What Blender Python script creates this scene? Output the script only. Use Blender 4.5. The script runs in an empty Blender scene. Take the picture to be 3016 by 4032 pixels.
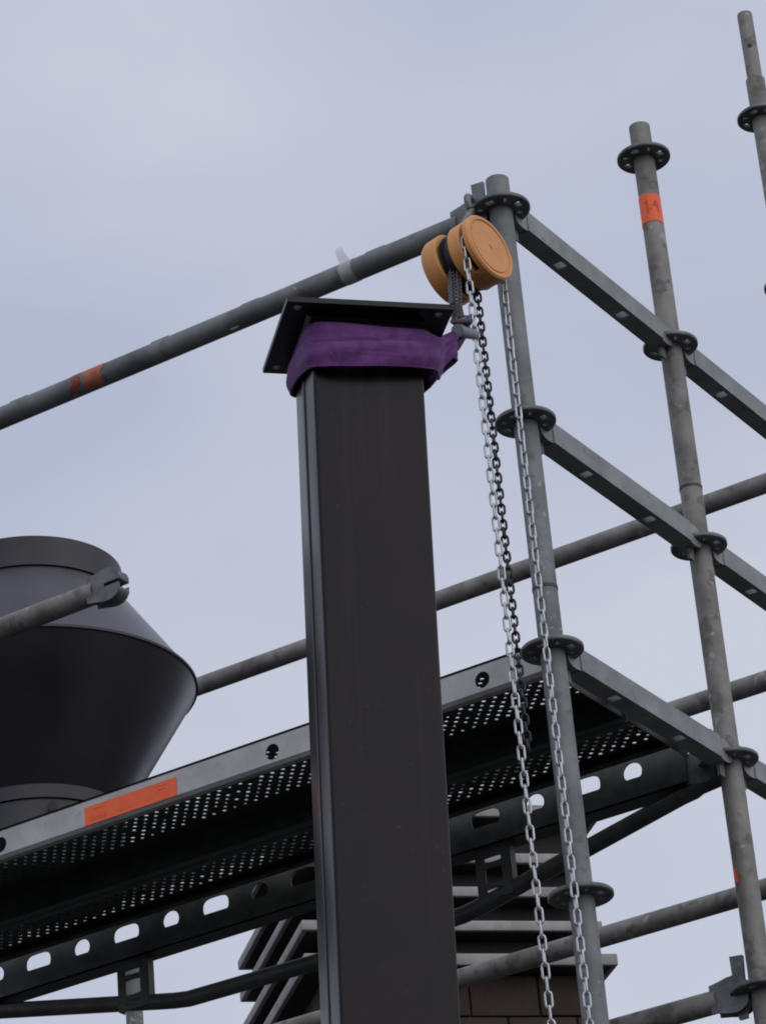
import bpy, bmesh, math, random
from mathutils import Vector as V, Matrix as M, Quaternion
random.seed(7)
S = bpy.context.scene
COL = S.collection

# ------------------------------------------------------------------ camera
CAM = V((-5.033, -2.6506, -3.6176))
R_ = V((0.54584168, -0.83386722, -0.08198971))
D_ = V((0.34680286, 0.31391775, -0.88384581))
F_ = V((0.76274808, 0.45400562, 0.46053693))
FPX = 12908.1
cd = bpy.data.cameras.new("camera"); cam = bpy.data.objects.new("camera", cd); COL.objects.link(cam)
cd.sensor_fit = 'HORIZONTAL'; cd.sensor_width = 36.0; cd.lens = FPX / 3016 * 36.0
cd.clip_start = 0.1; cd.clip_end = 2000
m = M.Identity(4)
for i in range(3):
    m[i][0] = R_[i]; m[i][1] = -D_[i]; m[i][2] = -F_[i]; m[i][3] = CAM[i]
cam.matrix_world = m
S.camera = cam
S.render.engine = 'CYCLES'; S.cycles.filter_width = 1.9

# ------------------------------------------------------------------ sky, sun, exposure
SUN = V((-0.32, -0.78, 0.66)).normalized()
W = bpy.data.worlds.new("World"); S.world = W; W.use_nodes = True
nt = W.node_tree; nt.nodes.clear()
out = nt.nodes.new('ShaderNodeOutputWorld'); bg = nt.nodes.new('ShaderNodeBackground')
sky = nt.nodes.new('ShaderNodeTexSky'); sky.sky_type = 'NISHITA'; sky.sun_disc = False
sky.sun_elevation = math.asin(SUN.z); sky.sun_rotation = math.atan2(SUN.x, SUN.y)
tc = nt.nodes.new('ShaderNodeTexCoord')
mp = nt.nodes.new('ShaderNodeMapping'); mp.inputs['Scale'].default_value = (1, 1, 2.2)
n1 = nt.nodes.new('ShaderNodeTexNoise'); n1.inputs['Scale'].default_value = 4.6
n1.inputs['Detail'].default_value = 5.0; n1.inputs['Roughness'].default_value = 0.42
n1.inputs['Distortion'].default_value = 0.35
cr = nt.nodes.new('ShaderNodeValToRGB')
cr.color_ramp.elements[0].position = 0.31; cr.color_ramp.elements[0].color = (4.75, 5.15, 6.5, 1)
cr.color_ramp.elements[1].position = 0.66; cr.color_ramp.elements[1].color = (6.15, 6.4, 7.45, 1)
mx = nt.nodes.new('ShaderNodeMix'); mx.data_type = 'RGBA'; mx.inputs['Factor'].default_value = 0.93
L = nt.links.new
L(tc.outputs['Generated'], mp.inputs['Vector']); L(mp.outputs['Vector'], n1.inputs['Vector'])
L(n1.outputs['Fac'], cr.inputs['Fac'])
L(sky.outputs['Color'], mx.inputs['A']); L(cr.outputs['Color'], mx.inputs['B'])
L(mx.outputs['Result'], bg.inputs['Color']); bg.inputs['Strength'].default_value = 0.1
L(bg.outputs['Background'], out.inputs['Surface'])
sl = bpy.data.lights.new("sun", 'SUN'); sl.energy = 1.0; sl.angle = math.radians(100); sl.color = (1, 0.96, 0.90)
so = bpy.data.objects.new("sun", sl); COL.objects.link(so)
so.rotation_euler = (-SUN).to_track_quat('-Z', 'Y').to_euler(); so.location = SUN * 30
S.view_settings.view_transform = 'Standard'; S.view_settings.look = 'None'
S.view_settings.exposure = 0.0; S.view_settings.gamma = 1.0; S.view_settings.use_curve_mapping = False

GZ = -5.15      # ground height below the top rosette of the corner standard

# ------------------------------------------------------------------ materials
def mat(name, c1, c2, rough=0.5, metal=0.0, scale=14.0, detail=6.0, bump=0.06, spec=0.5,
        streak=None, spots=None, bscale=90.0, lo=0.35, hi=0.68, rvar=0.12, splash=0):
    mt = bpy.data.materials.new(name); mt.use_nodes = True
    t = mt.node_tree; b = t.nodes['Principled BSDF']
    b.inputs['Metallic'].default_value = metal
    b.inputs['Specular IOR Level'].default_value = spec
    co = t.nodes.new('ShaderNodeTexCoord'); oi = t.nodes.new('ShaderNodeObjectInfo')
    ad = t.nodes.new('ShaderNodeVectorMath'); ad.operation = 'MULTIPLY_ADD'
    ad.inputs[1].default_value = (1, 1, 1)
    cmb = t.nodes.new('ShaderNodeVectorMath'); cmb.operation = 'SCALE'; cmb.inputs['Scale'].default_value = 0.37
    l = t.links.new
    l(oi.outputs['Location'], cmb.inputs[0]); l(co.outputs['Object'], ad.inputs[0]); l(cmb.outputs[0], ad.inputs[2])
    src = ad.outputs[0]
    no = t.nodes.new('ShaderNodeTexNoise'); no.inputs['Scale'].default_value = scale; no.inputs['Detail'].default_value = detail
    no.inputs['Roughness'].default_value = 0.62
    l(src, no.inputs['Vector'])
    r = t.nodes.new('ShaderNodeValToRGB'); e = r.color_ramp.elements
    e[0].position = lo; e[0].color = (*c1, 1); e[1].position = hi; e[1].color = (*c2, 1)
    l(no.outputs['Fac'], r.inputs['Fac'])
    col = r.outputs['Color']
    if streak:
        sc, amt, c3 = streak
        mpp = t.nodes.new('ShaderNodeMapping'); mpp.inputs['Scale'].default_value = sc
        l(src, mpp.inputs['Vector'])
        ns = t.nodes.new('ShaderNodeTexNoise'); ns.inputs['Scale'].default_value = 1.0; ns.inputs['Detail'].default_value = 5
        l(mpp.outputs['Vector'], ns.inputs['Vector'])
        rr = t.nodes.new('ShaderNodeValToRGB'); rr.color_ramp.elements[0].position = 0.55; rr.color_ramp.elements[1].position = 0.75
        l(ns.outputs['Fac'], rr.inputs['Fac'])
        ml = t.nodes.new('ShaderNodeMath'); ml.operation = 'MULTIPLY'; ml.inputs[1].default_value = amt
        l(rr.outputs['Color'], ml.inputs[0])
        mm = t.nodes.new('ShaderNodeMix'); mm.data_type = 'RGBA'
        l(ml.outputs[0], mm.inputs['Factor']); l(col, mm.inputs['A']); mm.inputs['B'].default_value = (*c3, 1)
        col = mm.outputs['Result']
    if spots:
        sc, thr, amt, c3 = spots
        ns = t.nodes.new('ShaderNodeTexNoise'); ns.inputs['Scale'].default_value = sc; ns.inputs['Detail'].default_value = 3
        l(src, ns.inputs['Vector'])
        rr = t.nodes.new('ShaderNodeValToRGB'); rr.color_ramp.elements[0].position = thr; rr.color_ramp.elements[1].position = thr + 0.06
        l(ns.outputs['Fac'], rr.inputs['Fac'])
        ml = t.nodes.new('ShaderNodeMath'); ml.operation = 'MULTIPLY'; ml.inputs[1].default_value = amt
        l(rr.outputs['Color'], ml.inputs[0])
        mm = t.nodes.new('ShaderNodeMix'); mm.data_type = 'RGBA'
        l(ml.outputs[0], mm.inputs['Factor']); l(col, mm.inputs['A']); mm.inputs['B'].default_value = (*c3, 1)
        col = mm.outputs['Result']
    l(col, b.inputs['Base Color'])
    if splash:
        ns = t.nodes.new('ShaderNodeTexNoise'); ns.inputs['Scale'].default_value = 55; ns.inputs['Detail'].default_value = 2; ns.inputs['Roughness'].default_value = .4
        l(src, ns.inputs['Vector'])
        nl = t.nodes.new('ShaderNodeTexNoise'); nl.inputs['Scale'].default_value = 3.5; l(src, nl.inputs['Vector'])
        pr = t.nodes.new('ShaderNodeMath'); pr.operation = 'MULTIPLY'; l(ns.outputs['Fac'], pr.inputs[0]); l(nl.outputs['Fac'], pr.inputs[1])
        rr = t.nodes.new('ShaderNodeValToRGB'); rr.color_ramp.elements[0].position = .36; rr.color_ramp.elements[1].position = .41
        l(pr.outputs[0], rr.inputs['Fac'])
        ml = t.nodes.new('ShaderNodeMath'); ml.operation = 'MULTIPLY'; ml.inputs[1].default_value = splash; l(rr.outputs['Color'], ml.inputs[0])
        mm = t.nodes.new('ShaderNodeMix'); mm.data_type = 'RGBA'
        l(ml.outputs[0], mm.inputs['Factor']); l(col, mm.inputs['A']); mm.inputs['B'].default_value = (.46, .44, .41, 1)
        # re-route the colour through the splash layer
        l(mm.outputs['Result'], b.inputs['Base Color'])
    mr = t.nodes.new('ShaderNodeMapRange'); mr.inputs['To Min'].default_value = max(0.03, rough - rvar); mr.inputs['To Max'].default_value = min(1, rough + rvar)
    l(no.outputs['Fac'], mr.inputs['Value']); l(mr.outputs['Result'], b.inputs['Roughness'])
    if bump > 0:
        nb = t.nodes.new('ShaderNodeTexNoise'); nb.inputs['Scale'].default_value = bscale; nb.inputs['Detail'].default_value = 4
        l(src, nb.inputs['Vector'])
        bp = t.nodes.new('ShaderNodeBump'); bp.inputs['Strength'].default_value = bump; bp.inputs['Distance'].default_value = 0.004
        l(nb.outputs['Fac'], bp.inputs['Height']); l(bp.outputs['Normal'], b.inputs['Normal'])
    return mt

MT = {}
MT['galv'] = mat('galvanised_steel', (.115, .13, .135), (.29, .30, .295), .60, .35, 9, bump=.16, lo=.3, hi=.72,
                 streak=((7, 7, 5), .55, (.115, .12, .12)), spots=(34, .60, .55, (.12, .115, .105)), splash=.6)
MT['galv_far'] = mat('weathered_galvanised_steel', (.15, .145, .135), (.32, .305, .285), .62, .3, 10, bump=.16,
                     spots=(26, .58, .6, (.10, .085, .07)), splash=.6)
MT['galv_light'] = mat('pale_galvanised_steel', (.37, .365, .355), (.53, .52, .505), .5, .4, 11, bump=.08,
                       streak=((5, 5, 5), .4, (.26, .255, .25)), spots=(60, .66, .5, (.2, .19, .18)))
MT['galv_mid'] = mat('grey_galvanised_steel', (.20, .205, .205), (.33, .335, .33), .52, .4, 11, bump=.1,
                       streak=((5, 5, 5), .45, (.14, .14, .135)), spots=(48, .62, .5, (.12, .115, .11)))
MT['galv_dark'] = mat('shade_dark_galvanised_steel', (.050, .056, .050), (.095, .102, .094), .52, .5, 18, bump=.08)  # shade below the deck put into the steel colour; also used on joint collars
MT['rosette'] = mat('cast_steel', (.10, .105, .11), (.22, .225, .23), .5, .5, 24, bump=.1)
MT['paint'] = mat('dark_column_paint', (.0072, .0040, .0054), (.0125, .0078, .0094), .30, 0, 7, bump=.012, bscale=60, spec=.24,
                  streak=((34, 34, 1.0), .75, (.026, .020, .022)), spots=(70, .69, .45, (.055, .046, .047)), rvar=.05)
MT['plate'] = mat('dark_steel_plate', (.008, .0085, .009), (.014, .0145, .015), .4, 0, 16, bump=.06, spec=.35)
MT['web'] = mat('purple_webbing', (.095, .022, .135), (.20, .060, .26), .8, 0, 30, bump=.25, bscale=160,
                streak=((6, 6, 150), .55, (.040, .011, .065)), spots=(110, .69, .4, (.24, .18, .24)))
MT['weblt'] = mat('grey_webbing', (.11, .06, .14), (.19, .12, .23), .85, 0, 40, bump=.2)
MT['orange'] = mat('orange_hoist_paint', (.66, .285, .080), (.76, .345, .105), .42, 0, 26, bump=.03, spec=.4,
                   spots=(60, .70, .45, (.32, .15, .06)))
MT['black'] = mat('black_steel', (.012, .012, .013), (.028, .028, .03), .45, .3, 30, bump=.06)
MT['zinc'] = mat('zinc_chain_steel', (.42, .44, .46), (.60, .61, .62), .36, .8, 60, bump=.02)
MT['dkchain'] = mat('black_chain_steel', (.020, .020, .026), (.05, .05, .06), .35, .5, 60, bump=.02)
MT['steelpin'] = mat('plain_steel', (.17, .18, .19), (.24, .25, .255), .4, .5, 40, bump=.03)
MT['sticker'] = mat('orange_sticker', (.95, .125, .028), (1.0, .165, .04), .5, 0, 60, bump=.02, spots=(150, .68, .5, (.5, .07, .03)))
MT['print'] = mat('sticker_print', (.50, .055, .015), (.60, .07, .02), .6, 0, 60, bump=0)
MT['oldtape'] = mat('worn_orange_tape', (.30, .075, .035), (.50, .16, .08), .6, 0, 70, bump=.1, lo=.3, hi=.6)
MT['redtape'] = mat('worn_red_tape', (.20, .045, .035), (.30, .075, .05), .6, 0, 70, bump=.1)
MT['film'] = mat('clear_film', (.60, .60, .60), (.75, .75, .75), .3, 0, 70, bump=.2)
b = MT['film'].node_tree.nodes['Principled BSDF']; b.inputs['Alpha'].default_value = .45
MT['cowl'] = mat('grey_cowl_paint', (.074, .071, .083), (.100, .097, .112), .31, .80, 3, bump=.012, rvar=.04)
MT['cowldk'] = mat('dark_cowl_paint', (.042, .042, .047), (.06, .058, .065), .42, .5, 6, bump=.02)
MT['slat'] = mat('pale_slat_render', (.27, .25, .245), (.40, .375, .37), .8, 0, 10, bump=.15, spots=(14, .62, .35, (.25, .23, .22)))
MT['block'] = mat('brown_block', (.030, .019, .013), (.052, .034, .024), .85, 0, 12, bump=.3, bscale=50)
MT['mortar'] = mat('dark_mortar', (.018, .014, .012), (.03, .024, .02), .9, 0, 20, bump=.2)
MT['core'] = mat('shade_dark_render', (.028, .024, .023), (.05, .043, .04), .9, 0, 8, bump=.2)  # shade under and between the chimney tiers, put into the colour
MT['ground'] = mat('asphalt', (.026, .026, .027), (.045, .044, .042), .9, 0, 2.0, bump=.2, bscale=60)

# ------------------------------------------------------------------ mesh helpers
class MB:
    def __init__(s): s.v = []; s.f = []
    def add(s, vs, fs):
        o = len(s.v); s.v += [tuple(x) for x in vs]; s.f += [tuple(i + o for i in f) for f in fs]; return s
    def box(s, c, d, rot=None):
        c = V(c); h = V(d) * .5; q = rot or M.Identity(3)
        vs = [c + q @ V((x * h.x, y * h.y, z * h.z)) for x in (-1, 1) for y in (-1, 1) for z in (-1, 1)]
        return s.add(vs, [(0, 1, 3, 2), (4, 6, 7, 5), (0, 4, 5, 1), (2, 3, 7, 6), (0, 2, 6, 4), (1, 5, 7, 3)])
    def tube(s, path, r, n=20, cap=True, inner=None):
        P = [V(p) for p in path]; k = len(P); rings = []
        rr = r if isinstance(r, (list, tuple)) else [r] * k
        t0 = (P[1] - P[0]).normalized()
        up = V((0, 0, 1)) if abs(t0.z) < .9 else V((1, 0, 0))
        a = t0.cross(up).normalized()
        vs = []; fs = []
        for i in range(k):
            t = (P[min(i + 1, k - 1)] - P[max(i - 1, 0)]).normalized()
            a = (a - t * a.dot(t)).normalized(); bb = t.cross(a)
            for j in range(n):
                w = 2 * math.pi * j / n
                vs.append(P[i] + (a * math.cos(w) + bb * math.sin(w)) * rr[i])
        for i in range(k - 1):
            for j in range(n):
                fs.append((i * n + j, i * n + (j + 1) % n, (i + 1) * n + (j + 1) % n, (i + 1) * n + j))
        if cap:
            if inner:      # open pipe end: wall thickness and a dark bore
                for e, i in ((0, 0), (1, k - 1)):
                    t = (P[1] - P[0]).normalized() if e == 0 else (P[-2] - P[-1]).normalized()
                    o1 = len(vs)
                    for j in range(n): vs.append(P[i] + (V(vs[i * n + j]) - P[i]) * inner)
                    o2 = len(vs)
                    for j in range(n): vs.append(V(vs[o1 + j]) + t * .06)
                    for j in range(n):
                        fs.append((i * n + j, i * n + (j + 1) % n, o1 + (j + 1) % n, o1 + j))
                        fs.append((o1 + j, o1 + (j + 1) % n, o2 + (j + 1) % n, o2 + j))
                    fs.append(tuple(o2 + j for j in range(n)))
            else:
                fs.append(tuple(range(n - 1, -1, -1))); fs.append(tuple((k - 1) * n + j for j in range(n)))
        return s.add(vs, fs)
    def lathe(s, prof, n=48, a0=0, a1=2 * math.pi):
        full = abs(a1 - a0 - 2 * math.pi) < 1e-6; k = n if full else n + 1; vs = []; fs = []
        for r, z in prof:
            for j in range(k):
                w = a0 + (a1 - a0) * j / n; vs.append((r * math.cos(w), r * math.sin(w), z))
        for i in range(len(prof) - 1):
            for j in range(n):
                j2 = (j + 1) % k; fs.append((i * k + j, i * k + j2, (i + 1) * k + j2, (i + 1) * k + j))
        if not full:
            q = len(prof); fs.append(tuple(i * k for i in range(q))); fs.append(tuple(i * k + n for i in range(q - 1, -1, -1)))
        return s.add(vs, fs)
    def prism(s, poly, y0, y1, ax='y'):
        n = len(poly)
        def mk(a, c, t): return (a, t, c) if ax == 'y' else ((t, a, c) if ax == 'x' else (a, c, t))
        vs = [mk(a, c, y0) for a, c in poly] + [mk(a, c, y1) for a, c in poly]
        fs = [tuple(range(n)), tuple(range(2 * n - 1, n - 1, -1))] + [(i, (i + 1) % n, n + (i + 1) % n, n + i) for i in range(n)]
        return s.add(vs, fs)
    def xf(s, mtx):
        s.v = [tuple(mtx @ V(p)) for p in s.v]; return s
    def mesh(s, name, m, smooth=True, ang=35, bevel=0, clean=True):
        me = bpy.data.meshes.new(name); me.from_pydata(s.v, [], s.f); me.update()
        if clean:
            bm = bmesh.new(); bm.from_mesh(me)
            if bevel:
                es = [e for e in bm.edges if len(e.link_faces) == 2 and e.calc_face_angle(0) > .6]
                bmesh.ops.bevel(bm, geom=es, offset=bevel, segments=2, profile=.5, affect='EDGES', clamp_overlap=True)
            bmesh.ops.recalc_face_normals(bm, faces=bm.faces); bm.to_mesh(me); bm.free()
        if smooth:
            me.polygons.foreach_set('use_smooth', [True] * len(me.polygons)); me.set_sharp_from_angle(angle=math.radians(ang))
        me.materials.append(m); return me

def link(name, data, parent=None, mtx=None):
    o = bpy.data.objects.new(name, data); COL.objects.link(o)
    if parent: o.parent = parent
    if mtx is not None: o.matrix_local = mtx
    return o
def part(name, mb, m, parent, mtx=None, label=None, kind=None, **k):
    me = mb if isinstance(mb, bpy.types.Mesh) else mb.mesh(name, m, **k)
    o = link(name, me, parent, mtx)
    if label: o['label'] = label
    if kind: o['kind'] = kind
    return o
def thing(name, label, cat, loc=(0, 0, 0), rot=None, group=None, data=None):
    o = link(name, data)
    mm = (rot.to_4x4() if rot else M.Identity(4)); mm.translation = V(loc); o.matrix_world = mm
    o['label'] = label; o['category'] = cat
    if group: o['group'] = group
    return o
def copy_tree(o, parent=None, mtx=None):
    c = o.copy(); COL.objects.link(c); c.parent = parent
    if mtx is not None: c.matrix_local = mtx
    for ch in list(o.children): copy_tree(ch, c)
    return c
def ray(u, v, t):      # a point t metres from the tripod spot, used once to lay out the place
    d = (R_ * (u - 1508) + D_ * (v - 2016) + F_ * FPX).normalized(); return CAM + d * t

def circ(cx, cy, r, n=16, squash=1):
    return [(cx + r * math.cos(2 * math.pi * i / n + math.pi / n * 0), cy + squash * r * math.sin(2 * math.pi * i / n)) for i in range(n)]
def cell_plate(mb, cells, z0, z1, to3):
    """flat plate from rectangular cells, each optionally with a hole (a polygon list in angular order); to3 maps (a,b,z) to 3-D"""
    for (a0, a1, b0, b1, hole) in cells:
        if hole is None:
            vs = [to3(a, bb, z) for z in (z0, z1) for a, bb in ((a0, b0), (a1, b0), (a1, b1), (a0, b1))]
            mb.add(vs, [(0, 1, 2, 3), (7, 6, 5, 4)]); continue
        n = len(hole); ca, cb = (a0 + a1) / 2, (b0 + b1) / 2
        outp = []
        q = n // 4
        for i in range(n):      # walk the rectangle from the middle of the +a side
            u = (i / n * 8) % 8
            def e(u):
                if u < 1: return (1, u)
                if u < 3: return (2 - u, 1)
                if u < 5: return (-1, 4 - u)
                if u < 7: return (u - 6, -1)
                return (1, u - 8)
            x, y = e(u); outp.append((ca + x * (a1 - a0) / 2, cb + y * (b1 - b0) / 2))
        vs = [to3(a, bb, z) for z in (z0, z1) for a, bb in outp + list(hole)]
        fs = []
        for i in range(n):
            j = (i + 1) % n
            fs += [(i, j, n + j, n + i), (2 * n + j, 2 * n + i, 3 * n + i, 3 * n + j), (n + i, n + j, 3 * n + j, 3 * n + i)]
        mb.add(vs, fs)

# ------------------------------------------------------------------ ground
g = MB(); g.add([(-600, -600, 0), (600, -600, 0), (600, 600, 0), (-600, 600, 0)], [(0, 1, 2, 3)])
go = link('ground', g.mesh('ground', MT['ground'])); go.location = (0, 0, GZ); go['kind'] = 'structure'

# ------------------------------------------------------------------ scaffold kit
AX, BX = .726, 1.461          # the second and third standard along the row
TR = .02415
def rosette_mesh():
    mb = MB(); N = 64
    rad = [.0235, .0355, .0485, .0592, .0612]
    big = set(); hole = set()
    for q in range(4):
        base = q * 16
        for k in (-2, -1, 0, 1): hole.add((base + k) % N)
        for k in (7, 8): hole.add((base + k) % N)
    h = .0052
    def P(i, j, z): 
        w = 2 * math.pi * (j % N) / N; return (rad[i] * math.cos(w), rad[i] * math.sin(w), z)
    zt = [h, h, h, h, h * .55]
    for i in range(4):
        for j in range(N):
            if i == 1 and j in hole:
                continue
            mb.add([P(i, j, zt[i]), P(i + 1, j, zt[i + 1]), P(i + 1, j + 1, zt[i + 1]), P(i, j + 1, zt[i])], [(0, 1, 2, 3)])
            mb.add([P(i, j, -zt[i]), P(i + 1, j, -zt[i + 1]), P(i + 1, j + 1, -zt[i + 1]), P(i, j + 1, -zt[i])], [(3, 2, 1, 0)])
    for j in range(N):
        mb.add([P(4, j, zt[4]), P(4, j, -zt[4]), P(4, j + 1, -zt[4]), P(4, j + 1, zt[4])], [(0, 1, 2, 3)])
        if j in hole:
            mb.add([P(1, j, h), P(1, j + 1, h), P(1, j + 1, -h), P(1, j, -h)], [(0, 1, 2, 3)])
            mb.add([P(2, j, h), P(2, j + 1, h), P(2, j + 1, -h), P(2, j, -h)], [(3, 2, 1, 0)])
            if (j - 1) % N not in hole: mb.add([P(1, j, h), P(2, j, h), P(2, j, -h), P(1, j, -h)], [(0, 1, 2, 3)])
            if (j + 1) % N not in hole: mb.add([P(1, j + 1, h), P(2, j + 1, h), P(2, j + 1, -h), P(1, j + 1, -h)], [(0, 1, 2, 3)])
    me = bpy.data.meshes.new('rosette'); me.from_pydata(mb.v, [], mb.f)
    bm = bmesh.new(); bm.from_mesh(me); bmesh.ops.remove_doubles(bm, verts=bm.verts, dist=1e-5)
    bmesh.ops.recalc_face_normals(bm, faces=bm.faces); bm.to_mesh(me); bm.free()
    me.polygons.foreach_set('use_smooth', [True] * len(me.polygons)); me.set_sharp_from_angle(angle=math.radians(50))
    me.materials.append(MT['rosette']); return me
ROS = rosette_mesh()
def cyl_patch(mb, r, z0, z1, a0, a1, n=16, jag=0, th=.0006):
    vs = []
    ph = [random.uniform(0, 6.28) for _ in range(6)]
    def edge(w, k): return jag * (.5 + .28 * math.sin(2.3 * w + ph[k]) + .16 * math.sin(5.1 * w + ph[k + 1]) + .10 * math.sin(11 * w + ph[k + 2]))
    for i in range(n + 1):
        w = a0 + (a1 - a0) * i / n
        for rr in (r, r + th):
            for z in (z0 + edge(w, 0), z1 - edge(w, 3)):
                vs.append((rr * math.cos(w), rr * math.sin(w), z))
    fs = []
    for i in range(n):
        a = 4 * i; c = 4 * (i + 1)
        fs += [(a + 2, c + 2, c + 3, a + 3), (a, a + 1, c + 1, c), (a + 1, a + 3, c + 3, c + 1), (a, c, c + 2, a + 2)]
    return mb.add(vs, fs)
def standard(x, top, levels, label, spigot=None, m='galv'):
    t = thing('scaffold_standard', label, 'scaffold pole', (x, 0, GZ), group='scaffold standards')
    up = lambda z: z - GZ
    part('tube', MB().tube([(0, 0, .04), (0, 0, up(top))], TR, 28, inner=.86), MT[m], t)
    part('base_plate', MB().box((0, 0, .006), (.15, .15, .012)).tube([(0, 0, .01), (0, 0, .05)], .019, 16), MT['galv'], t)
    for z in levels:
        part('rosette', ROS, None, t, M.Translation((0, 0, up(z))))
    if spigot:
        mb = MB().tube([(0, 0, up(top) - .08), (0, 0, up(top) + .0), (0, 0, up(top) + spigot - .004), (0, 0, up(top) + spigot)], [.0195, .0195, .0195, .0185], 24, inner=.82)
        sp = part('spigot', mb, MT[m], t)
        d = (CAM - V((x, 0, top))).normalized(); w = math.atan2(d.y, d.x)
        hb = MB().tube([(0.0190, 0, 0), (.0198, 0, 0)], .0062, 14)
        part('pin_hole', hb, MT['black'], sp, M.Translation((0, 0, up(top) + .095)) @ M.Rotation(w, 4, 'Z'))
    return t
lv = [-.5 * k for k in range(0, 10)]
std1 = standard(0, .071, lv, 'grey scaffold standard carrying the orange hoist at its top, nearest pole of the row')
std2 = standard(AX, .585, [.5] + lv, 'middle scaffold standard with an orange marked band below its top rosette', m='galv_far')
std3 = standard(BX, 1.115, [1.0, .5] + lv, 'farthest scaffold standard with a thin bare spigot on top, at the right edge', spigot=.206, m='galv_far')
# tube joint lines (spigot seams) on the standards
for st, x, zs in ((std1, 0, (-.87,)), (std2, AX, (-.36,))):
    for z in zs:
        part('joint_collar', MB().lathe([(TR + .0002, -.0035), (TR + .0012, -.003), (TR + .0012, .003), (TR + .0002, .0035)], 28), MT['galv_dark'], st, M.Translation((0, 0, z - GZ)))
# orange band with hand-written marks on the middle standard
dv = (CAM - V((AX, 0, .3))).normalized(); wc = math.atan2(dv.y, dv.x)
stk = part('sticker', cyl_patch(MB(), TR + .0004, .312 - GZ, .392 - GZ, wc - 1.9, wc + 1.35, 30, jag=.006), MT['sticker'], std2,
           label='orange sticker band with dark handwritten marks')
mk = MB()
def stroke(a0, z0, a1, z1, w=.0032):
    n = 6
    for i in range(n):
        f0, f1 = i / n, (i + 1) / n
        aa, ab = wc + a0 + (a1 - a0) * f0, wc + a0 + (a1 - a0) * f1; za, zb = z0 + (z1 - z0) * f0, z0 + (z1 - z0) * f1
        r = TR + .0016
        da = w / r if abs(z1 - z0) > abs(a1 - a0) * r else 0; dz = 0 if da else w
        q = [(aa, za), (ab, zb), (ab + da, zb + dz), (aa + da, za + dz)]
        mk.add([(r * math.cos(p[0]), r * math.sin(p[0]), p[1] - GZ) for p in q], [(0, 1, 2, 3)])
for s_ in ((.52, .372, .22, .355), (.22, .3545, .78, .3545), (.58, .366, .62, .338), (-.38, .371, -.34, .338), (-.52, .364, -.38, .371), (-.1, .345, .05, .345)):
    stroke(*s_)
part('lettering', mk, MT['print'], stk)
part('paint_mark', cyl_patch(MB(), TR + .0004, -1.275 - GZ, -1.235 - GZ, wc + .8 - 2.1, wc - .7, 8, jag=.012), MT['sticker'], std2, label='small torn orange mark')

HEADP = [(.0275, .008), (.0275, .017), (.033, .0265), (.042, .0325), (.053, .0345), (.066, .0335), (.084, .0295), (.104, .0258), (.104, -.0258), (.084, -.0295), (.066, -.0335), (.053, -.0345), (.042, -.0325), (.033, -.0265), (.0275, -.017), (.0275, -.008), (.066, -.008), (.066, .008)]
hm = MB().prism(HEADP, -.0185, .0185); HEAD = hm.mesh('wedge_head', MT['rosette'], bevel=.004)
HEADS = MB().prism([(a, c * .66) for a, c in HEADP], -.0185, .0185).mesh('wedge_head', MT['galv_mid'], bevel=.003)
WED = MB().prism([(-.015, .080), (.013, .083), (.010, -.050), (-.008, -.050)], -.003, .003).mesh('wedge', MT['galv'], bevel=.001)
WEDS = MB().prism([(-.014, .047), (.012, .049), (.010, -.05), (-.008, -.05)], -.003, .003).mesh('wedge', MT['galv'], bevel=.001)
WEDT = MB().prism([(-.012, .030), (.010, .031), (.010, -.031), (-.008, -.031)], -.003, .003).mesh('wedge', MT['galv'], bevel=.001)
def head(parent, mtx, mesh=HEAD, wz=0, wed=WED, tilt=0):
    h = part('wedge_head', mesh, None, parent, mtx)
    part('wedge', wed, None, h, M.Translation((.047, 0, wz)) @ M.Rotation(tilt, 4, 'Y'))
    return h
RY = M.Rotation(math.pi / 2, 4, 'Z')
def ledger(name, x, z, y0, y1, label, m, cat='scaffold tube', heads=(True, True), group='horizontal scaffold ledgers', r=TR, wz=0):
    t = thing(name, label, cat, (x, y0, z), group=group)
    ln = y1 - y0; bump = []
    a = .095 if heads[0] else 0; e = ln - .095 if heads[1] else ln
    part('tube', MB().tube([(0, a, 0), (0, e, 0)], r, 28, inner=.86), m, t)
    if heads[0]: head(t, RY, wz=wz, wed=WEDT if wz else WED)
    if heads[1]: head(t, M.Translation((0, ln, 0)) @ M.Rotation(-math.pi / 2, 4, 'Z'))
    return t
top = ledger('ledger', 0, 0, 0, 2.57, 'round grey ledger with torn orange tape, running left from the hoist', MT['galv'])
# remnants of tape on the top ledger
part('tape', cyl_patch(MB(), TR + .0005, -.004, .068, 1.8, 6.2, 40, jag=.018).xf(M.Translation((0, 1.005, 0)) @ M.Rotation(-math.pi / 2, 4, 'X')), MT['oldtape'], top, label='worn orange tape')
part('tape', cyl_patch(MB(), TR + .0005, -.006, .032, 2.0, 5.0, 30, jag=.015).xf(M.Translation((0, 1.072, 0)) @ M.Rotation(-math.pi / 2, 4, 'X')), MT['redtape'], top, label='torn dark red tape')
fb = cyl_patch(MB(), TR + .0006, 0, .034, 0, 6.283, 30, jag=.004)
for q in range(5):      # loose flap standing off the tube
    pass
fv = []; NF = 6
for i in range(NF + 1):
    f = i / NF
    for k in (0, 1):
        fv.append((-TR * .6 - .010 * math.sin(f * 2.2), -(TR * .8 + .034 * f), .008 + k * (.026 - .010 * f) + .012 * f))
fb.add(fv, [(2 * i, 2 * i + 1, 2 * i + 3, 2 * i + 2) for i in range(NF)])
part('tape', fb.xf(M.Translation((0, .352, 0)) @ M.Rotation(-math.pi / 2, 4, 'X')), MT['film'], top, label='clear film tape with a loose flap')
for y, s in ((.86, .008), (.62, .006), (1.25, .007), (.30, .006)):
    part('residue', MB().box((-.004, y, TR * .98), (.012, .05, s * .6)), MT['galv_far'], top, bevel=.002)
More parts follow.
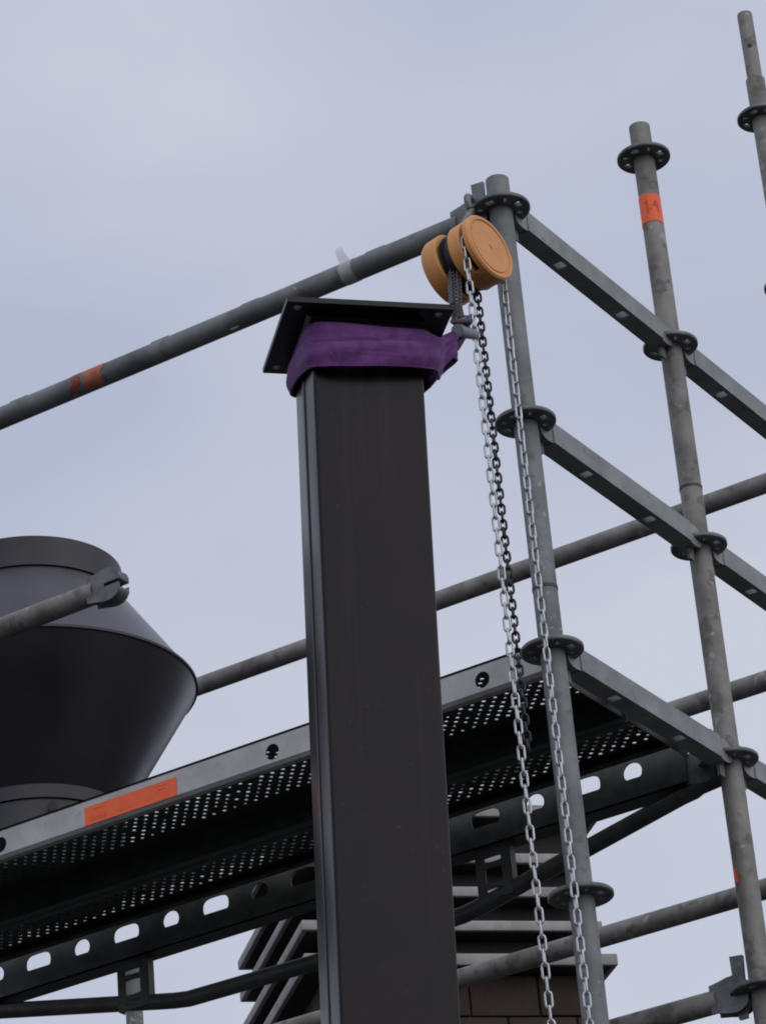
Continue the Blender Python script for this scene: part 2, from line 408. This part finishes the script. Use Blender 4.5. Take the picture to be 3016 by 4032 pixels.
part('residue', MB().box((-.006, .665, -TR * .97), (.008, .022, .007)), MT['galv_far'], top, bevel=.002)

ledger('ledger', AX, -1.5, 0, 2.57, 'lowest round ledger on the middle standard, in the bottom right corner', MT['galv_far'])
for z, lab in ((0, 'uppermost far guardrail tube, passing behind the cone-shaped cowl'), (-.5, 'far guardrail tube showing only right of the platform corner'), (-1.0, 'lowest far guardrail tube, crossing in front of the chimney')):
    ledger('ledger', BX, z, 0, 2.57, lab, MT['galv_far'])
stub = ledger('ledger', 0, -.516, .972, 2.06, 'short ledger with a free wedge head ending in front of the cowl', MT['galv_far'], wz=-.001)

# ------------------------------------------------------------------ transoms (U-section with slots)
def transom(name, x, z, label):
    t = thing(name, label, 'scaffold transom', (x, 0, z), group='U-section transoms')
    mb = MB(); x0, x1 = .075, AX - .075; w = .021; zt, zb = .025, -.023; th = .003
    cuts = [x0, .222, .252, .486, .516, x1]
    cells = []
    for i in range(5):
        if i in (1, 3):
            c = (cuts[i] + cuts[i + 1]) / 2
            hole = [(c + .0135 * a, .0115 * bb) for a, bb in ((1, 0), (.95, .9), (0, 1), (-.95, .9), (-1, 0), (-.95, -.9), (0, -1), (.95, -.9))]
            cells.append((cuts[i], cuts[i + 1], -w, w, hole))
        else: cells.append((cuts[i], cuts[i + 1], -w, w, None))
    cell_plate(mb, cells, zb, zb + th, lambda a, bb, zz: (a, bb, zz))
    me_b = mb
    for s in (-1, 1):
        me_b.box(((x0 + x1) / 2, s * (w - th / 2), (zt + zb) / 2), (x1 - x0, th, zt - zb))
        me_b.box(((x0 + x1) / 2, s * (w - .0045), zt - .0015), (x1 - x0, .006, .003))
    part('channel', me_b, MT['galv_mid'], t, ang=30)
    head(t, M.Identity(4), HEADS, 0, WEDS); head(t, M.Translation((AX, 0, 0)) @ M.Rotation(math.pi, 4, 'Z'), HEADS, 0, WEDS)
    return t
t0 = transom('transom', 0, 0, 'topmost transom from the hoist pole to the middle standard')
def tcopy(x, z, label):
    mm = M.Translation((x, 0, z)); c = copy_tree(t0, None, mm); c['label'] = label; return c
tcopy(0, -.5, 'transom between the topmost one and the platform, right of the hanging chains')
tcopy(0, -1.0, 'transom under the end of the steel platform, from corner pole to middle standard')
tcopy(AX, 0, 'highest transom leaving the middle standard to the right edge')
tcopy(AX, -.5, 'second transom down leaving the middle standard to the right edge')
tcopy(AX, -1.0, 'transom at platform height cut off by the right edge')

# ------------------------------------------------------------------ steel planks of the platform
def plank(x0, x1, label, far_h, y0=.055, y1=2.02, sticker=False):
    t = thing('steel_plank', label, 'scaffold deck', (x0, y0, -.944), group='perforated steel planks')
    w = x1 - x0; ln = y1 - y0; th = .0024
    p0, p1 = .055, w - .055 if far_h > .05 else w - .028
    mb = MB(); cells = [(0, p0, 0, ln, None), (p1, w, 0, ln, None), (p0, p1, 0, .05, None)]
    rows = int(round((p1 - p0) / .0160)); rp = (p1 - p0) / rows; cp = .0272; r = .0053
    nc = int((ln - .10) / cp); rp_ = random.Random(int(x0 * 1000))
    for i in range(rows):
        off = .05 + (cp / 2 if i % 2 else 0)
        if i % 2: cells.append((p0 + i * rp, p0 + (i + 1) * rp, .05, .05 + cp / 2, None))
        for j in range(nc):
            b0 = off + j * cp; ca, cb = p0 + (i + .5) * rp, b0 + cp / 2
            rk = r * rp_.uniform(.72, 1.06)
            hole = None if rp_.random() < .07 else [(ca + rk * math.cos(k * math.pi / 4), cb + rk * math.sin(k * math.pi / 4)) for k in range(8)]
            cells.append((p0 + i * rp, p0 + (i + 1) * rp, b0, b0 + cp, hole))
        cells.append((p0 + i * rp, p0 + (i + 1) * rp, off + nc * cp, ln, None))
    cell_plate(mb, cells, -th, 0, lambda a, bb, z: (a, bb, z))
    part('perforated_sheet', mb, MT['galv_dark'], t, smooth=False, clean=False)
    # side wall with round hand holes
    hs = .067
    cells = []; cuts = [0]; ys = [y - y0 for y in (.192, .692, 1.395, 1.895)]
    wall = MB()
    last = 0
    for y in ys:
        cells.append((last, y - .03, -hs + .0075, -.0065, None))
        cells.append((y - .03, y + .03, -hs + .0075, -.0065, circ(y, -.036, .0165, 16, 1.05))); last = y + .03
    cells.append((last, ln, -hs + .0075, -.0065, None))
    cell_plate(wall, cells, 0, .0018, lambda a, bb, z: (z, a, bb))
    wm = MT['galv_light'] if sticker else MT['galv_dark']  # same steel wall: pale on the open side, shade painted in on the inner plank
    wall.prism([(0, -.0065), (.0018, -.0065), (.0078, -.0018), (.0078, -.0002), (.0060, -.0002)], 0, ln)          # folded top edge
    wall.prism([(0, -hs + .0075), (.0018, -hs + .0075), (.008, -hs + .0018), (.022, -hs + .0018), (.022, -hs), (.006, -hs)], 0, ln)   # bottom lip
    part('side_wall', wall, wm, t, ang=25)
    fw = MB().box((w - .001, ln / 2, -far_h / 2 - .002), (.0018, ln, far_h)).box((w - .010, ln / 2, -far_h - .002), (.02, ln, .0018))
    part('side_wall', fw, MT['galv_dark'], t, smooth=False)
    ec = MB().box((w / 2, .001, -.03), (w - .012, .002, .056))
    part('end_cap', ec, MT['galv_dark'], t, smooth=False)
    for hx in (.05, w - .05):
        hk = MB().prism([(.0, -.022), (-.032, -.024), (-.036, -.029), (-.036, -.046), (-.030, -.046), (-.028, -.032), (.0, -.032)], hx - .02, hx + .02, 'x')
        part('hook', hk, MT['galv_dark'], t)
    return t
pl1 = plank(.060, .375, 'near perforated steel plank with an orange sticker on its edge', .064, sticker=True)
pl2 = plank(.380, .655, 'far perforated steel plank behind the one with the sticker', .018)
stk = part('sticker', MB().box((-.0006, 1.050 - .055, -.0395), (.0008, .238, .041)), MT['sticker'], pl1, label='long orange sticker with faint print', smooth=False)
lt = MB(); rr = random.Random(3)
def word(yc, zc, n, w, h):
    y = yc
    for i in range(n):
        ww = w * rr.uniform(.5, 1.2)
        lt.add([(-.0013, y, zc), (-.0013, y - ww, zc), (-.0013, y - ww, zc + h * rr.uniform(.6, 1)), (-.0013, y, zc + h)], [(0, 1, 2, 3)]); y -= ww + w * .45
word(1.152 - .055, -.0535, 8, .004, .0022); word(1.152 - .055, -.0485, 6, .005, .0018); word(1.146 - .055, -.030, 7, .003, .0016)
word(.979 - .055, -.037, 3, .0045, .0036); word(.986 - .055, -.028, 7, .003, .0016); word(1.084 - .055, -.0515, 9, .003, .0015)
part('lettering', lt, MT['print'], stk, smooth=False, label='faint dark print, too small to read')

# ------------------------------------------------------------------ bridging ledger with bent chord
br = thing('bridging_ledger', 'dark trussed bridging ledger with slotted web and bent lower chord, under the platform', 'scaffold beam', (AX, 0, -1.0))
wx = .704 - AX; mb = MB(); ztop, zbot = .068, -.030; cells = []; last = .09
hl = [(.215, 'c'), (.33, 's'), (.455, 'c'), (.58, 's'), (.705, 'c'), (.83, 's'), (.945, 'c'), (1.055, 's'), (1.175, 'c'), (1.297, 's'), (1.422, 'c'), (1.549, 's'), (1.677, 'c'), (1.805, 's'), (1.93, 'c')]
for y, k in hl:
    hw = .0225 if k == 'c' else .036; zc = .031; n = 24; hole = []
    for i in range(n):
        w = 2 * math.pi * i / n; c, s_ = math.cos(w), math.sin(w)
        pw = 1.0 if k == 'c' else .55
        a = hw * math.copysign(abs(c) ** pw, c); bz = .0215 * math.copysign(abs(s_) ** (pw if k == 'c' else .8), s_)
        hole.append((y + a, zc + max(bz, -.0140)))
    cells.append((last, y - .045, zbot, ztop, None)); cells.append((y - .045, y + .045, zbot, ztop, hole)); last = y + .045
cells.append((last, 2.0, zbot, ztop, None))
cell_plate(mb, cells, wx, wx + .0035, lambda a, bb, z: (z, a, bb))
part('slotted_web', mb, MT['galv_dark'], br, ang=25)
part('flange', MB().box((wx + .026, 1.045, zbot + .002), (.052, 1.91, .004)), MT['galv_dark'], br, smooth=False)
part('flange', MB().box((wx + .012, 1.045, ztop + .002), (.024, 1.91, .004)), MT['galv_dark'], br, smooth=False)
ch = [(0, .02, -.030), (0, .075, -.036), (0, .09, -.042)]
for i in range(7):
    f = i / 6; ch.append((0, .12 + (.60 - .12) * f, -.046 - .100 * f))
ch += [(0, .63, -.152), (0, .67, -.158), (0, 1.04, -.163), (0, 1.40, -.158), (0, 1.44, -.152)]
for i in range(7):
    f = 1 - i / 6; ch.append((0, 2.07 - (.12 + (.60 - .12) * f), -.046 - .100 * f))
ch += [(0, 2.0, -.04)]
part('lower_chord', MB().tube(ch, .0185, 18), MT['galv_dark'], br)
for yc in (.575, 1.54):
    cells = []; zz = [-.148, -.128, -.106, -.062, -.054]
    pm = MB()
    def hole_(zc, hh): return [(yc + .0205 * a, zc + hh * b_) for a, b_ in ((1, 0), (1, .92), (0, 1), (-1, .92), (-1, 0), (-1, -.92), (0, -1), (1, -.92))]
    cs = [(yc - .043, yc + .043, -.149, -.121, hole_(-.133, .006)), (yc - .043, yc + .043, -.121, -.075, hole_(-.097, .018)), (yc - .043, yc + .043, -.075, -.026, hole_(-.061, .0055))]
    cell_plate(pm, cs, -.0185, -.0155, lambda a, bb, z: (z, a, bb))
    pm.box((-.006, yc - .0425, -.088), (.022, .003, .120)).box((-.006, yc + .0425, -.088), (.022, .003, .120))
    part('post', pm, MT['galv_dark'], br, smooth=False)
head(br, RY, HEAD); head(br, M.Translation((0, 2.07, 0)) @ M.Rotation(-math.pi / 2, 4, 'Z'), HEAD)

# slim vertical tube seen through the slots of the bridging ledger
po = ray(513, 3660, 9.4)
mast = thing('scaffold_tube', 'thin vertical tube glimpsed through the beam slots at lower left', 'scaffold tube', (po.x, po.y, GZ))
part('tube', MB().tube([(0, 0, 0), (0, 0, 4.75)], TR, 20, inner=.86), MT['galv'], mast)

# ------------------------------------------------------------------ cone shaped cowl standing on the platform
cw = thing('roof_cowl', 'large dark grey double-cone metal cowl standing on the platform at left', 'chimney cowl', (.42, 1.572, -.942))
zr = .483; rim = .376; KS = 1.085
part('lower_cone', MB().lathe([(.192, zr - .305), (rim - .003, zr - .006), (rim, zr)], 96), MT['cowl'], cw, ang=20)
part('rim_seam', MB().lathe([(rim - .004, zr - .005), (rim + .003, zr - .003), (rim + .003, zr + .003), (rim - .005, zr + .005)], 96), MT['cowldk'], cw)
part('upper_cone', MB().lathe([(rim - .001, zr + .001), (.208, zr + .238)], 96), MT['cowl'], cw)
part('collar', MB().lathe([(.203, zr + .232), (.217, zr + .232), (.217, zr + .305), (.212, zr + .305), (.212, zr + .242)], 96), MT['cowldk'], cw)
part('flange', MB().lathe([(.178, zr - .333), (.198, zr - .333), (.198, zr - .301), (.184, zr - .299)], 96), MT['cowldk'], cw)
part('neck', MB().lathe([(.192, 0), (.192, zr - .335)], 96), MT['cowldk'], cw)
dv = (CAM - V((.42, 1.572, -.8))); wv = math.atan2(dv.y, dv.x) + .17
lk = MB().prism([(-.010, -.03), (.012, -.03), (.010, .0), (.006, .012), (.007, .024), (.002, .032), (-.005, .030), (-.007, .016), (-.004, .006)], -.004, .004)
part('latch', lk, MT['black'], cw, M.Translation((.201 * math.cos(wv), .201 * math.sin(wv), zr - .378)) @ M.Rotation(wv + math.pi / 2, 4, 'Z'), bevel=.002)

# ------------------------------------------------------------------ dark steel column held by the sling
def rotv(r):
    r = V(r); return M.Rotation(r.length, 3, r.normalized())
CC = V((-.6326, -.0096, -.6039))
CR = rotv((.0563, -.0203, 0)) @ M.Rotation(-.8058, 3, 'Z')
cl = thing('steel_column', 'dark painted square steel column with a flat top plate, hanging from the purple sling', 'steel column', CC, CR)
hw, hd = .100, .0908; r = .007
def arc(cx, cy, a0, n=4): return [(cx + r * math.cos(math.radians(a0 + 90 * i / n)), cy + r * math.sin(math.radians(a0 + 90 * i / n))) for i in range(n + 1)]
poly = arc(hw - r, -hd + r, -90) + arc(hw - r, hd - r, 0) + arc(-hw + r, hd - r, 90)
yb = .002; poly += [(-hw, yb + .007), (-hw - .0022, yb + .005), (-hw - .0032, yb), (-hw - .0022, yb - .005), (-hw, yb - .007)]
poly += arc(-hw + r, -hd + r, 180)
LEN = 4.5
bm_ = MB().prism(poly, -LEN, 0, 'z')
part('shaft', bm_, MT['paint'], cl, ang=25)
pw, pd, pt = .3013 / 2, .2777 / 2, .0105
cells = []; xs = [-pw, -pw + .045, pw - .045, pw]; ys = [-pd, -pd + .045, pd - .045, pd]
for i in range(3):
    for j in range(3):
        h = None
        if i != 1 and j != 1:
            h = circ((xs[i] + xs[i + 1]) / 2, (ys[j] + ys[j + 1]) / 2, .0085, 16)
        cells.append((xs[i], xs[i + 1], ys[j], ys[j + 1], h))
pm = MB(); cell_plate(pm, cells, .0005, pt, lambda a, bb, z: (a, bb, z))
pm.add([(-pw, -pd, .0005), (pw, -pd, .0005), (pw, pd, .0005), (-pw, pd, .0005), (-pw, -pd, pt), (pw, -pd, pt), (pw, pd, pt), (-pw, pd, pt)], [(0, 1, 5, 4), (1, 2, 6, 5), (2, 3, 7, 6), (3, 0, 4, 7)])
part('top_plate', pm, MT['plate'], cl, ang=30)
wl = MB().prism([(hw + .001, -.0075), (hw + .008, -.0), (-hw - .008, -.0), (-hw - .001, -.0075)], -hd - .004, hd + .004)
part('weld_bead', wl, MT['plate'], cl)

# ------------------------------------------------------------------ purple webbing sling
CI = CR.inverted()
hookp = CI @ (ray(1812, 1262, 6.03) - CC)
eyep = CI @ (ray(1758, 1362, 5.995) - CC)
sg = thing('lifting_sling', 'purple webbing sling wrapped twice round the column under its plate', 'lifting sling', CC, CR)
def sling_loop(off, zf, bulge, z_h, wid, seed, tilt=.036):
    """band round the column from the hook, over the front, the left side and the back to the hook"""
    rq = random.Random(seed); P = []
    x1, y1 = hw + off, hd + off; xl = hw + off * .3; rc = .022
    def A(cx, cy, a0, a1, n=6): return [(cx + rc * math.cos(math.radians(a0 + (a1 - a0) * i / n)), cy + rc * math.sin(math.radians(a0 + (a1 - a0) * i / n))) for i in range(n + 1)]
    path = [(eyep.x + .013, eyep.y), (eyep.x + .010, eyep.y - .009), (eyep.x + .002, eyep.y - .016), (eyep.x - .014, eyep.y - .022), (hw + .035, -hd * .55)]
    path += A(x1 - rc, -y1 + rc, -20, -90)
    path += [(x1 * f, -y1 - bulge * (1 - f * f)) for f in (.6, .3, 0, -.3, -.6)]
    path += A(-xl + rc, -y1 + rc, -90, -180)
    path += [(-xl - .003, y1 * f) for f in (-.5, 0, .5)]
    path += A(-xl + rc, y1 - rc, 180, 90)
    path += [(x1 * f, y1 + .002) for f in (-.5, 0, .5)]
    path += A(x1 - rc, y1 - rc, 90, 20)
    path += [(hw + .035, hd * .45), (eyep.x - .014, eyep.y + .022), (eyep.x + .002, eyep.y + .016), (eyep.x + .010, eyep.y + .009), (eyep.x + .013, eyep.y)]
    n = len(path); vs = []; fs = []; K = 17; th = .0045
    pts = [V((p[0], p[1], 0)) for p in path]
    s = [0]
    for i in range(1, n): s.append(s[-1] + (pts[i] - pts[i - 1]).length)
    for i in range(n):
        t = (pts[min(i + 1, n - 1)] - pts[max(i - 1, 0)]).normalized(); nn = V((t.y, -t.x, 0))   # outward
        if nn.dot(pts[i]) < 0: nn = -nn
        d = min(s[i], s[-1] - s[i]); f = max(0, 1 - d / .085); f = f * f * (3 - 2 * f)
        zc = (zf + tilt * (pts[i].y + hd) / (2 * hd)) * (1 - f) + z_h * f + .003 * math.sin(s[i] * 21 + seed) * (1 - f)
        ww = wid * (1 - .30 * f)
        for side in (0, 1):
            for k in range(K):
                q = k / (K - 1) - .5
                cup = .0035 * (1 - (2 * q) ** 2) + .0004 * math.cos(q * 16 * math.pi) * (1 if side else 0) + .0010 * math.sin(9 * q + s[i] * 30 + seed) + .007 * q * math.sin(s[i] * 4 + seed * 1.7)
                vs.append(pts[i] + nn * (cup + (th if side else 0)) + V((0, 0, zc + q * ww)))
    for i in range(n - 1):
        a, c = i * 2 * K, (i + 1) * 2 * K
        for k in range(K - 1):
            fs += [(a + k, a + k + 1, c + k + 1, c + k), (a + K + k, c + K + k, c + K + k + 1, a + K + k + 1)]
        fs += [(a, c, c + K, a + K), (a + K - 1, a + 2 * K - 1, c + 2 * K - 1, c + K - 1)]
    for a in (0, (n - 1) * 2 * K): fs.append(tuple(range(a, a + K)) + tuple(range(a + 2 * K - 1, a + K - 1, -1)))
    return MB().add(vs, fs)
part('webbing_loop', sling_loop(.009, -.046, .004, eyep.z + .006, .050, 1, .030), MT['web'], sg, ang=60)
part('webbing_loop', sling_loop(.024, -.081, .007, eyep.z - .010, .048, 4, .042), MT['web'], sg, ang=60)
eye = []; ed_ = (hookp - eyep)
for i in range(9):
    w = i / 8; eye.append(eyep + V((.006, 0, -.012)) + (ed_ + V((0, 0, .02))) * w + V((.012 * math.sin(w * 3.1), -.010 * math.sin(w * 3.1), 0)))
ev = []; ef = []
for i, p in enumerate(eye):
    hwid = .020 - .011 * math.sin(i / 8 * 3.1)
    for q in (-1, 1):
        for k in (0, 1): ev.append(p + V((hwid * q * .75, hwid * q * -.1, hwid * q * .35)) + V((.003, .006, 0)) * k)
for i in range(8):
    a, c = 4 * i, 4 * (i + 1); ef += [(a, a + 2, c + 2, c), (a + 1, c + 1, c + 3, a + 3), (a, c, c + 1, a + 1), (a + 2, a + 3, c + 3, c + 2)]
part('sling_eye', MB().add(ev, ef), MT['weblt'], sg, ang=60)

# ------------------------------------------------------------------ chain hoist
HN = V((-.11175, -.99057, .0976)).normalized()      # axis, towards the hand wheel cover
HX = (V((1, 0, 0)) - HN * HN.x).normalized(); HY = HN.cross(HX)
HR = M((HX, HY, HN)).transposed()
HC = ray(1931, 970, 6.43)
ho = thing('chain_hoist', 'orange drum-shaped chain hoist hooked to the corner standard', 'chain hoist', HC, HR)
ho.scale = (1.045, 1.045, 1.045)
part('front_cover', MB().lathe([(.0001, 0), (.0535, 0), (.0550, -.0022), (.0575, -.0022), (.0590, .0006), (.0650, .0006), (.0685, -.003), (.0685, -.012), (.050, -.012)], 64), MT['orange'], ho, ang=30)
part('cover_mark', MB().box((0.001, .001, .0004), (.011, .0022, .001), M.Rotation(math.radians(-38), 3, 'Z')), MT['orange'], ho, label='small raised notch')
part('hand_wheel', MB().lathe([(.057, -.0125), (.052, -.018), (.057, -.0245)], 48), MT['black'], ho)
part('chain_guard', MB().lathe([(.0585, -.0118), (.0685, -.0118), (.0680, -.0245), (.0585, -.0245)], 30, math.radians(-118), math.radians(-28)), MT['orange'], ho)
part('middle_cover', MB().lathe([(.04, -.0245), (.0640, -.0245), (.0665, -.027), (.0665, -.049), (.0645, -.0515), (.04, -.0515)], 64), MT['orange'], ho, ang=30)
part('load_sheave', MB().lathe([(.052, -.051), (.052, -.079)], 40), MT['black'], ho)
for z in (-.0545, -.0755):
    pp = [(.062 * math.cos(w) * (1 if math.sin(w) < .4 else .9), .062 * math.sin(w) * 1.03) for w in [i * math.pi / 12 for i in range(24)]]
    part('side_plate', MB().prism(pp, z - .002, z + .002, 'z'), MT['black'], ho)
part('rear_cover', MB().lathe([(.04, -.079), (.0665, -.079), (.0685, -.081), (.0685, -.108), (.064, -.116), (.0001, -.119)], 64), MT['orange'], ho, ang=30)
# top hook round the ledger head
hookw = [V((-.155, .0, -.135)), V((-.135, .012, -.105)), V((-.112, .02, -.078))]
def wl_(p): return HR.inverted() @ (V(p) - HC)
sw = HC - HN * .065 + HY * .060
ctr = V((-.052, .034, -.012))
d0 = (ctr - sw).normalized()
side = d0.cross(V((0, 1, 0))).normalized()
hk = [sw, sw + d0 * .03]
base = ctr
rad_ = .024
ax1 = -d0; ax2 = side
for i in range(0, 15):
    w = math.radians(0 + 17 * i); hk.append(base + ax1 * (rad_ * math.cos(w)) + ax2 * (rad_ * math.sin(w)))
part('top_hook', MB().tube([wl_(p) for p in hk], [.010, .009] + [.0072] * 12 + [.006, .005, .004], 14), MT['rosette'], ho)

# ------------------------------------------------------------------ chains
def link_mesh(name, pitch, wire, width, m):
    Ri = (width - wire) / 2; half = pitch / 2 + wire / 2 - Ri; pts = []
    for s_ in (1, -1):
        for i in range(7):
            w = math.radians(-90 + 30 * i) * 1
            if s_ == 1: pts.append(V((half + Ri * math.cos(w), Ri * math.sin(w), 0)))
            else: pts.append(V((-half - Ri * math.cos(w), -Ri * math.sin(w), 0)))
    n = 6; vs = []; fs = []; k = len(pts)
    for i in range(k):
        t = (pts[(i + 1) % k] - pts[i - 1]).normalized(); a = V((0, 0, 1)); bb = t.cross(a)
        for j in range(n):
            w = 2 * math.pi * j / n; vs.append(pts[i] + (a * math.cos(w) + bb * math.sin(w)) * wire / 2)
    for i in range(k):
        for j in range(n): fs.append((i * n + j, i * n + (j + 1) % n, ((i + 1) % k) * n + (j + 1) % n, ((i + 1) % k) * n + j))
    return MB().add(vs, fs).mesh(name, m, ang=80)
def run(parent, me, pitch, path, face, tw0=0.0, wob=.10, seed=1, twist=0.0):
    """lay links along a polyline; every second link is turned a quarter"""
    rq = random.Random(seed); P = [V(p) for p in path]; seg = 0; pos = 0.0; i = 0
    tot = sum((P[k + 1] - P[k]).length for k in range(len(P) - 1))
    def at(d):
        for k in range(len(P) - 1):
            l = (P[k + 1] - P[k]).length
            if d <= l or k == len(P) - 2: return P[k] + (P[k + 1] - P[k]) * (d / l)
            d -= l
    while (i + .5) * pitch < tot:
        d = (i + .5) * pitch; p = at(d); t = (at(min(d + pitch / 2, tot)) - at(max(0, d - pitch / 2))).normalized()
        y = (face - t * face.dot(t)).normalized().cross(t)      # width axis of a face-on link
        z = t.cross(y)
        a = tw0 + twist * i + (math.pi / 2 if i % 2 else 0) + rq.uniform(-wob, wob)
        yy = y * math.cos(a) + z * math.sin(a); zz = t.cross(yy)
        mm = M((t, yy, zz)).transposed().to_4x4(); mm.translation = p
        link('link', me, parent, mm); i += 1
    return i
toC = -F_
HL = link_mesh('link', .0258, .0046, .0162, MT['zinc']); LL = link_mesh('link', .0168, .0052, .0172, MT['dkchain'])
hc = thing('hand_chain', 'bright zinc hand chain hanging in two long strands from the hoist', 'chain')
w0 = HC - HN * .0185
def hp(x, y): return w0 + HX * x + HY * y
lx, rx_ = -.0580, .0585
zl = -2.45
lp = [hp(-.030, .0515), hp(-.050, .031), hp(lx, .004)]; lp.append(V((lp[-1].x, lp[-1].y, zl)))
rp = [hp(.050, .031), hp(rx_, .004)]; rp.append(V((rp[-1].x, rp[-1].y, zl)))
run(hc, HL, .0258, lp, toC, tw0=.35, seed=2, twist=-.004)
run(hc, HL, .0258, rp, toC, tw0=-.75, seed=5, twist=.009)
bp_ = [lp[-1] + (rp[-1] - lp[-1]) * (.5 - .5 * math.cos(w)) + V((0, 0, -.11 * math.sin(w))) for w in [i * math.pi / 10 for i in range(11)]]
run(hc, HL, .0258, bp_, toC, seed=9)
lc = thing('load_chain', 'black load chain with its slack tail beside the bright strands and hook on the sling', 'chain')
lz = HC - HN * .065
tail = lz + HX * .026 + HY * -.03
run(lc, LL, .0168, [tail, V((tail.x, tail.y, -1.27))], toC, tw0=.15, seed=4, wob=.16)
hkw = CC + CR @ hookp
a_ = ray(1774, 1030, 6.505); b_ = ray(1785, 1206, 6.09)
run(lc, LL, .0168, [a_, b_], toC, tw0=.5, seed=6)
run(lc, LL, .0168, [a_ + R_ * .0125 + F_ * .012, b_ + R_ * .0085 + F_ * .006], toC, tw0=.2, seed=8)
# bottom hook, its block and pin
b2 = b_ + R_ * .007 + D_ * .010
blk = MB().tube([b2 + V((0, 0, .012)), b2 - V((0, 0, .022))], [.011, .013], 16)
part('hook_block', blk, MT['black'], lc)
hb = [b2 + V((0, 0, -.018))]
h0 = hkw + V((0, 0, .0))
e1 = (b2 - h0).normalized(); e2 = (R_ - e1 * R_.dot(e1)).normalized()
for i in range(13):
    w = math.radians(10 + 21 * i); hb.append(h0 + e1 * (.017 * math.cos(w)) + e2 * (.017 * math.sin(w)))
part('bottom_hook', MB().tube(hb, [.009] + [.0070] * 9 + [.006, .005, .004, .003], 12), MT['black'], lc)
p0, p1 = ray(1800, 1301, 5.99), ray(1872, 1318, 6.06)
part('hook_pin', MB().tube([p0, p0 + (p1 - p0) * .2, p1], [.0125, .0128, .0085], 16), MT['steelpin'], lc)

# ------------------------------------------------------------------ chimney behind
ch_ = thing('chimney', 'brown block chimney with pale slat tiers, half hidden behind platform and column', 'chimney', (4.5894, 3.5889, .4874), M.Rotation(-.7639, 3, 'Z'))
w_, d_, dz = 1.21, 1.1816, .1365
for k in range(5):
    mar = 0 if k in (0, 4) else .012
    h_ = .040 if k else .046
    ww = (w_, w_ - .045, w_ - .11, w_ - .11, w_)[k]
    if k == 4: h_ = .05
    zk = k * dz if k < 4 else .600
    sb = part('slab', MB().box((ww / 2, d_ / 2, zk + h_ / 2), (ww - .044, d_ - .044, h_ - .003)), MT['core'], ch_, smooth=False)  # slab body coloured dark to stand for the shaded underside
    for fc, fd in (((ww / 2, .011, zk + h_ / 2), (ww, .022, h_)), ((ww / 2, d_ - .011, zk + h_ / 2), (ww, .022, h_)),
                   ((.011, d_ / 2, zk + h_ / 2), (.022, d_ - .045, h_)), ((ww - .011, d_ / 2, zk + h_ / 2), (.022, d_ - .045, h_))):
        part('fascia', MB().box(fc, fd), MT['slat'], sb, bevel=.005)
    zn = (k + 1) * dz if k < 3 else .600
    if k < 4:
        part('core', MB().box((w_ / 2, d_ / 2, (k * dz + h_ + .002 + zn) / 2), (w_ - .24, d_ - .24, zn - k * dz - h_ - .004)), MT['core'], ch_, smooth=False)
setb = .11; zt = -.004; bw, bh = .262, .158; jt = .008; depth = .06
hgt = .4874 - GZ
part('core', MB().box((w_ / 2, d_ / 2, zt - hgt / 2), (w_ - 2 * setb - .016, d_ - 2 * setb - .016, hgt - .01)), MT['mortar'], ch_, smooth=False)
rb = random.Random(11)
for row in range(5):
    z1 = zt - .002 - row * (bh + jt)
    for face in (0, 1):
        L0, L1 = setb, (w_ if face == 0 else d_) - setb
        x = L0 - (bw / 2 if row % 2 else 0)
        while x < L1 - .01:
            a, c = max(x, L0), min(x + bw, L1)
            if c - a > .03:
                pr = rb.uniform(-.004, .004); y0_ = setb - .012 + pr
                cx = (a + c) / 2; bb = MB()
                if face == 0: bb.box((cx, y0_ + depth / 2, z1 - bh / 2), (c - a, depth, bh))
                else: bb.box((y0_ + depth / 2, cx, z1 - bh / 2), (depth, c - a, bh))
                part('block', bb, MT['block'], ch_, bevel=.004)
            x += bw + jt
